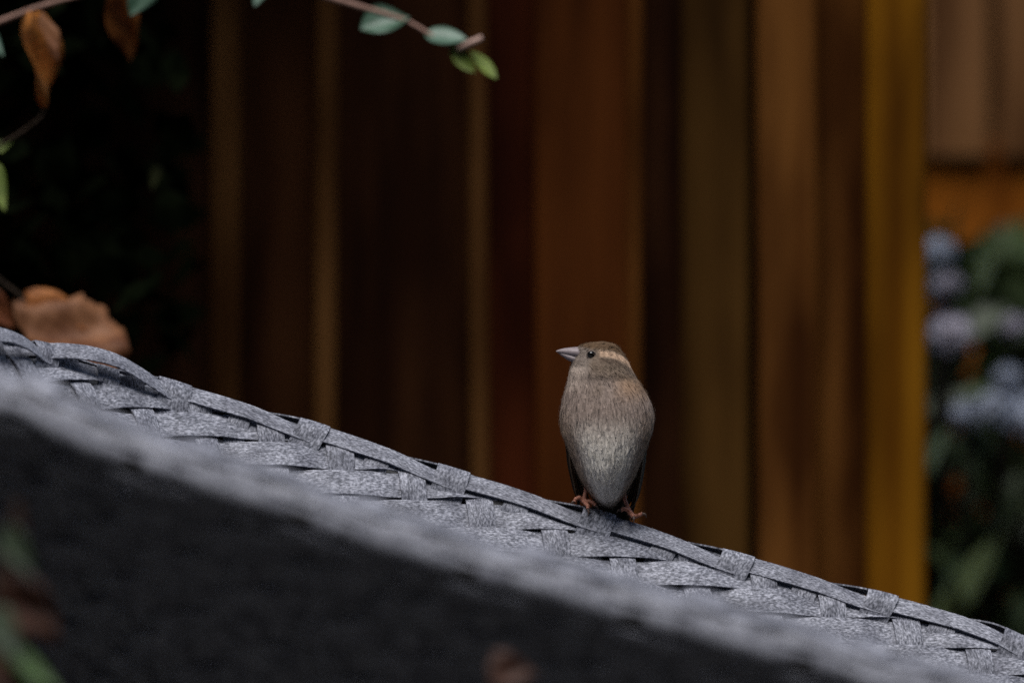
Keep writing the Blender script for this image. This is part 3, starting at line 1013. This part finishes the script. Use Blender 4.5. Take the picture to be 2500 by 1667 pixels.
def leaf(parent, b, t, w_px, Y, mat, dy=0.0, nrm=None, name='leaf', **kw):
    p0 = P(b[0], b[1], Y); p1 = P(t[0], t[1], Y + dy)
    V, F = leaf_mesh(p0, p1, w_px / ppm(Y), Vector(nrm) if nrm else TOCAM, **kw)
    return link(name, mesh(name, V, F), mat, parent)

ML_GREEN = mat_leaf('glaucous_green_leaf', (0.045, 0.10, 0.060), (0.115, 0.20, 0.145), 0.42, 0.1)
ML_YG = mat_leaf('yellow_green_leaf', (0.13, 0.19, 0.03), (0.24, 0.32, 0.06), 0.5, 0.2)
ML_DEAD = mat_leaf('dead_orange_leaf', (0.26, 0.075, 0.012), (0.52, 0.19, 0.045), 0.6, 0.2, 45)
ML_TAN = mat_leaf('dead_tan_leaf', (0.13, 0.042, 0.012), (0.31, 0.135, 0.058), 0.6, 0.15, 30)
ML_RUST = mat_leaf('dark_rusty_leaf', (0.030, 0.009, 0.004), (0.070, 0.022, 0.008), 0.6, 0.1, 45)  # darker rust colour than the other dead leaves
ML_DEEPG = mat_leaf('deep_green_leaf', (0.014, 0.028, 0.011), (0.036, 0.060, 0.024), 0.5, 0.1, 45)  # darker colour than the other green leaves
ML_FIRE = mat_leaf('bright_orange_leaf', (0.36, 0.085, 0.008), (0.88, 0.36, 0.08), 0.55, 0.25, 28)
ML_RED = mat_leaf('dead_red_leaf', (0.13, 0.030, 0.010), (0.28, 0.085, 0.025), 0.6, 0.2, 45)
ML_DKG = mat_leaf('dark_green_leaf', (0.03, 0.07, 0.015), (0.08, 0.16, 0.035), 0.45, 0.15)
M_TWIG = mat_plain('pinkish_brown_twig', (0.30, 0.18, 0.14), 0.7, 0.2, 0.3, 300)
M_BARK = mat_plain('dark_bark', (0.05, 0.035, 0.025), 0.9, 0.1, 0.4, 120, 0.002)

def build_left_shrub():
    Y = 0.40
    root = P(-330, 833, 0.34); root.z = 0
    sh = thing('arching_shrub', root, 'arching twiggy shrub with small green leaves and withered orange leaves behind the chair', 'shrub')
    rx = root.x
    tube('stem', [(rx, 0.34, -0.02), (rx + 0.01, 0.335, 0.4), (rx - 0.015, 0.33, 0.8), (rx + 0.02, 0.31, 1.15), (rx + 0.06, 0.30, 1.32)], [0.013, 0.011, 0.009, 0.006, 0.004], M_BARK, sh, 8, 6)
    # arching twig across the top of the picture
    st = Vector((rx + 0.03, 0.31, 1.20))
    q = [P(640, -62, Y), P(800, -6, Y), P(880, 18, Y), P(990, 52, Y), P(1060, 92, Y), P(1120, 128, Y)]
    tw = tube('twig', [st, P(150, -215, Y)] + q, [0.0042, 0.0036, 0.003, 0.0026, 0.0022, 0.0019, 0.0016, 0.0012], M_TWIG, sh, 8, 6)
    leaf(tw, (1000, 46), (880, 74), 100, Y, ML_GREEN, dy=-0.006, nrm=(0.1, -0.75, 0.75), fold=0.5, blunt=1.25)
    leaf(tw, (1036, 86), (1140, 98), 60, Y, ML_GREEN, dy=-0.004, nrm=(0.1, -0.7, 0.7), fold=0.2, blunt=0.8)
    tube('twig_stub', [P(1118, 122, Y - 0.004), P(1150, 106, Y - 0.008), P(1177, 93, Y - 0.01)], [0.0022, 0.0025, 0.0019], mat_plain('cut_twig_end', (0.5, 0.34, 0.28), 0.7, 0.2, 0.2), tw, 8)
    leaf(tw, (1098, 108), (1160, 178), 42, Y, ML_YG, dy=-0.005, nrm=(-0.3, -0.9, 0.2), fold=0.25, blunt=0.9)
    leaf(tw, (1150, 126), (1212, 194), 36, Y, ML_YG, dy=-0.006, nrm=(0.4, -0.8, 0.3), fold=0.25, blunt=1.1)
    leaf(tw, (650, -52), (622, 16), 52, Y, ML_GREEN, dy=-0.006, nrm=(0, -0.8, 0.6))
    # lower twig with withered leaves
    s2 = Vector((rx - 0.005, 0.33, 0.98))
    t2 = tube('twig', [s2, P(-40, 70, Y - 0.02), P(0, 54, Y - 0.02), P(85, 22, Y - 0.02), P(150, 2, Y - 0.02), P(260, -22, Y - 0.02), P(370, -40, Y - 0.02)], [0.003, 0.0024, 0.0022, 0.002, 0.0018, 0.0015, 0.001], M_TWIG, sh, 8, 6)
    leaf(t2, (72, 22), (112, 262), 112, Y - 0.02, ML_FIRE, dy=0.02, nrm=(0.3, -0.6, 0.75), fold=0.55, curl=-0.12, blunt=0.62, wave=0.5)
    leaf(t2, (100, 30), (140, 150), 46, Y - 0.035, ML_TAN, dy=-0.01, nrm=(0.4, -0.7, 0.6), fold=0.4, blunt=0.9, wave=0.6)
    leaf(t2, (300, -30), (318, 150), 92, Y, ML_DEAD, dy=0.03, nrm=(-0.2, -0.8, 0.4), fold=0.5, blunt=0.6, wave=0.4)
    leaf(t2, (360, -40), (318, 40), 80, Y - 0.03, ML_GREEN, dy=-0.004, nrm=(0.3, -0.7, 0.6), fold=0.3)
    leaf(t2, (-40, 70), (8, 140), 46, Y - 0.04, ML_GREEN, dy=-0.01, nrm=(0.5, -0.7, 0.5))
    t3 = tube('twig', [Vector((rx, 0.33, 0.86)), P(-10, 360, Y), P(50, 325, Y), P(100, 285, Y), P(112, 262, Y)], [0.002, 0.0013, 0.0012, 0.001, 0.0008], M_BARK, sh, 8, 5)
    leaf(t3, (-30, 400), (12, 515), 60, Y, ML_YG, dy=-0.01, nrm=(0.2, -0.9, 0.3), fold=0.3)
    leaf(t3, (-10, 365), (30, 345), 26, Y, ML_YG, dy=0)
    leaf(t3, (385, 405), (370, 465), 30, 0.58, mat_leaf('olive_black_leaf', (0.012, 0.014, 0.005), (0.03, 0.034, 0.012), 0.7, 0.05, spec=0.1))
    # big withered leaf tucked behind the rim of the chair
    t4 = tube('twig', [Vector((rx + 0.005, 0.335, 0.72)), P(-60, 660, 0.44), P(20, 700, 0.44), P(66, 735, 0.44)], [0.003, 0.002, 0.0016, 0.0012], M_BARK, sh, 8, 5)
    leaf(t4, (30, 745), (312, 872), 190, 0.44, ML_TAN, dy=0.0, nrm=(0.2, -0.75, 0.65), fold=0.12, curl=0.10, blunt=1.35, full=0.4, wave=0.6, rag=0.14, n=22)
    leaf(t4, (60, 712), (210, 812), 86, 0.45, ML_DEAD, dy=0.0, nrm=(0.0, -0.9, 0.4), fold=0.3, blunt=0.8, wave=0.4)
    leaf(t4, (-40, 720), (34, 800), 70, 0.45, ML_RED, dy=0.0, nrm=(0.1, -0.9, 0.3), fold=0.4)
build_left_shrub()

def build_front_plant():
    Y = -1.0
    root = P(-120, 833, Y); root.z = 0
    pl = thing('bramble_plant', root, 'small low plant with rusty dead leaves and green blades before the chair side', 'plant')
    rx = root.x
    st = tube('stem', [(rx, Y, -0.02), (rx - 0.01, Y, 0.25), P(-60, 1700, Y), P(-20, 1500, Y), P(10, 1350, Y), P(44, 1232, Y)], [0.006, 0.005, 0.004, 0.003, 0.0025, 0.001], M_BARK, pl, 8, 5)
    leaf(st, (36, 1222), (60, 1305), 26, Y, ML_RUST, nrm=(0.3, -0.8, 0.4))
    leaf(st, (10, 1290), (84, 1408), 66, Y, ML_DEEPG, dy=-0.01, nrm=(-0.3, -0.9, 0.2), fold=0.3)
    leaf(st, (0, 1395), (138, 1565), 120, Y, ML_RUST, dy=0.0, nrm=(0.1, -0.95, 0.05), fold=0.3, blunt=0.8, wave=0.5)
    leaf(st, (-30, 1490), (48, 1610), 90, Y - 0.02, ML_DEEPG, dy=-0.01, nrm=(0.1, -0.9, 0.3))
    leaf(st, (-20, 1560), (140, 1690), 60, Y - 0.01, ML_DKG, dy=-0.01, nrm=(0.3, -0.8, 0.5), fold=0.4, blunt=0.8)
    leaf(st, (-40, 1600), (60, 1720), 90, Y, ML_RUST, dy=-0.01, nrm=(0.1, -0.9, 0.1))
build_front_plant()

def build_fallen_leaf():
    Y = -0.83
    V, F = leaf_mesh(P(1188, 1622, Y), P(1312, 1650, Y + 0.004), 0.020, Vector((0, -0.9, 0.3)), fold=0.2, wave=0.4)
    link('withered_leaf', mesh('withered_leaf', V, F), ML_RUST, None, 'withered brown leaf stuck to the shaded outer weave of the near arm', 'leaf')
build_fallen_leaf()

def foliage(N, centre_fn, size, ratio, mat, name, parent, up=0.3, kind='stuff'):
    c = np.array([centre_fn() for _ in range(N)])
    d = RNG.normal(0, 1, (N, 3)); d[:, 2] += up; d /= np.linalg.norm(d, axis=-1, keepdims=True)
    r = RNG.normal(0, 1, (N, 3)); n = np.cross(d, r); n /= np.linalg.norm(n, axis=-1, keepdims=True); s = np.cross(n, d)
    L = size * RNG.uniform(0.6, 1.4, N)[:, None]; Wd = L * ratio
    V = np.zeros((N, 6, 3))
    V[:, 0] = c - d * L * 0.5
    V[:, 1] = c - s * Wd * 0.5 + n * Wd * 0.15; V[:, 2] = c + s * Wd * 0.5 + n * Wd * 0.15
    V[:, 3] = c + d * L * 0.22 - s * Wd * 0.42 + n * Wd * 0.12; V[:, 4] = c + d * L * 0.22 + s * Wd * 0.42 + n * Wd * 0.12
    V[:, 5] = c + d * L * 0.5
    q = np.arange(N) * 6
    F = [(a, a + 1, a + 2) for a in q] + [(a + 1, a + 3, a + 4, a + 2) for a in q] + [(a + 3, a + 5, a + 4) for a in q]
    return link(name, mesh(name, V.reshape(-1, 3), [tuple(int(i) for i in f) for f in F], False), mat, parent, kind=kind)

def build_dark_hedge():
    xr = fx(500, 0.8)
    h = thing('evergreen_hedge', (xr - 0.9, 0.72, 0), 'dense evergreen bush with deep shade in its leaf colour, shading the far end of the fence', 'hedge')
    md = mat_leaf('shade_toned_hedge_leaf', (0.0015, 0.0025, 0.0012), (0.005, 0.007, 0.003), 0.95, 0.0, spec=0.0)  # near-black leaf colour has the deep shade put into it
    for i in range(7):
        x = xr - 0.35 - i * 0.2 + random.uniform(-0.05, 0.05); y = 0.72 + random.uniform(-0.12, 0.12)
        tube('trunk', [(x, y, -0.02), (x + random.uniform(-.1, .1), y, 0.7), (x + random.uniform(-.2, .2), y, 1.5), (x + random.uniform(-.25, .25), y, 2.1)], [0.03, 0.024, 0.017, 0.006], M_BARK, h, 8, 4)
    def c():
        while True:
            x = RNG.uniform(-1.9, 0.0); y = RNG.uniform(0.55, 0.91); z = RNG.uniform(0.05, 2.3)
            lim = 0.04 * math.sin(z * 9) + 0.03 * math.sin(z * 23 + y * 9) - 0.10 * max(0, 0.35 - z)
            if x < lim - 0.02: return (xr + x - 0.008, y, z)
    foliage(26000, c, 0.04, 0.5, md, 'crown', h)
    # crown above the view, added to shade the left part of the fence
    def c2():
        while True:
            p = RNG.uniform(-1, 1, 3)
            if np.dot(p, p) < 1: return (xr - 0.30 + p[0] * 0.58, 0.86 + p[1] * 0.34, 1.80 + p[2] * 0.50)
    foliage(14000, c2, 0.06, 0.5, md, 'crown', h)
build_dark_hedge()

def build_blocker_hedge(x0, x1, label):  # unseen hedge, added to keep low sky light off the chair
    h = thing('sky_blocker_hedge', ((x0 + x1) / 2, -2.4, 0), label, 'hedge')
    md = mat_leaf('sky_blocker_hedge_leaf', (0.012, 0.020, 0.007), (0.03, 0.05, 0.016), 0.8, 0.05, spec=0.1)
    for i in range(9):
        y = -6.0 + i * 0.75
        tube('trunk', [((x0 + x1) / 2, y, -0.02), ((x0 + x1) / 2 + 0.05, y + 0.05, 1.2), ((x0 + x1) / 2, y - 0.05, 2.9)], [0.04, 0.03, 0.01], M_BARK, h, 8, 3)
    def c():
        z = RNG.uniform(0.02, 3.2)
        return (RNG.uniform(x0, x1) + 0.05 * math.sin(z * 7), RNG.uniform(-6.3, 0.6), z)
    foliage(42000, c, 0.085, 0.6, md, 'foliage', h)
build_blocker_hedge(-2.3, -1.75, 'tall leafy hedge out of view, added on the chair back side to cut low sky light')
build_blocker_hedge(2.1, 2.65, 'tall leafy hedge out of view, added on the side the chair faces to cut low sky light')

def build_right_shrub():
    Y = 1.62
    cx0 = fx(2420, Y)
    s = thing('flowering_shrub', (cx0 + 0.08, Y + 0.1, 0), 'leafy green shrub with pale blue grey flower heads beside the ochre post', 'shrub')
    for i in range(6):
        a = random.uniform(0, 6.28)
        tube('stem', [(cx0 + 0.08, Y + 0.1, -0.02), (cx0 + 0.08 + 0.07 * math.cos(a), Y + 0.1 + 0.07 * math.sin(a), 0.45), (cx0 + 0.08 + 0.18 * math.cos(a), Y + 0.1 + 0.15 * math.sin(a), 0.86)], [0.01, 0.008, 0.004], M_BARK, s, 6, 3)
    ml = mat_leaf('shrub_leaf', (0.014, 0.026, 0.007), (0.055, 0.084, 0.026), 0.5, 0.15, 12)
    top = P(2400, 545, Y).z
    def c():
        while True:
            p = RNG.uniform(-1, 1, 3)
            if np.dot(p, p) < 1:
                z = 0.40 + 0.62 * p[2]
                if 0.05 < z < top: return (cx0 + 0.14 + p[0] * 0.34, Y + 0.08 + p[1] * 0.20, z)
    foliage(4200, c, 0.055, 0.45, ml, 'crown', s)
    lg = mat_leaf('light_shrub_leaf', (0.105, 0.140, 0.048), (0.20, 0.250, 0.090), 0.5, 0.15, 12)
    for b, t, w in (((2290, 1520), (2425, 1310), 62), ((2330, 1540), (2330, 1400), 58), ((2350, 1480), (2450, 1300), 44), ((2390, 700), (2440, 610), 70), ((2270, 1130), (2320, 1040), 60), ((2420, 840), (2440, 760), 60)):
        leaf(s, b, t, w, Y - 0.15, lg, dy=-0.03, nrm=(0, -0.7, 0.7), fold=0.2)
    mf = mat_plain('blue_grey_petals', (0.35, 0.39, 0.48), 0.6, 0.2, 0.25, 90)
    mf2 = mat_plain('mauve_grey_petals', (0.38, 0.36, 0.43), 0.6, 0.2, 0.25, 90)
    heads = [(2292, 618, 34, mf), (2308, 700, 34, mf2), (2322, 822, 54, mf2), (2462, 930, 32, mf), (2440, 1010, 62, mf), (2505, 1020, 58, mf), (2360, 1015, 32, mf), (2475, 800, 22, mf2)]
    for px, py, r, mm in heads:
        c0 = P(px, py, Y - 0.14); rad = r / ppm(Y - 0.14)
        parts = []
        for q in range(110):
            d = Vector(RNG.normal(0, 1, 3)); d.normalize()
            if d.z < -0.5: d.z *= -1
            p = c0 + d * rad * random.uniform(0.55, 1.0)
            t = d.orthogonal().normalized(); t.rotate(Matrix.Rotation(random.uniform(0, 6.28), 3, d))
            parts.append(leaf_mesh(p - t * 0.009, p + t * 0.009, 0.014, d, n=3, m=3, thick=0.0004, fold=0.1, curl=0.3))
        st_pts, st_r = refine([c0, c0 + Vector((0, 0.05, -0.10)), c0 + Vector((0, 0.16, -0.28))], [0.003, 0.003, 0.004], 3)
        V, F = merge(parts)
        hd = link('flower_head', mesh('flower_head', V, F), mm, s)
        V, F = tube_data(st_pts, st_r, 6)
        link('flower_stalk', mesh('flower_stalk', V, F), M_BARK, hd)
build_right_shrub()
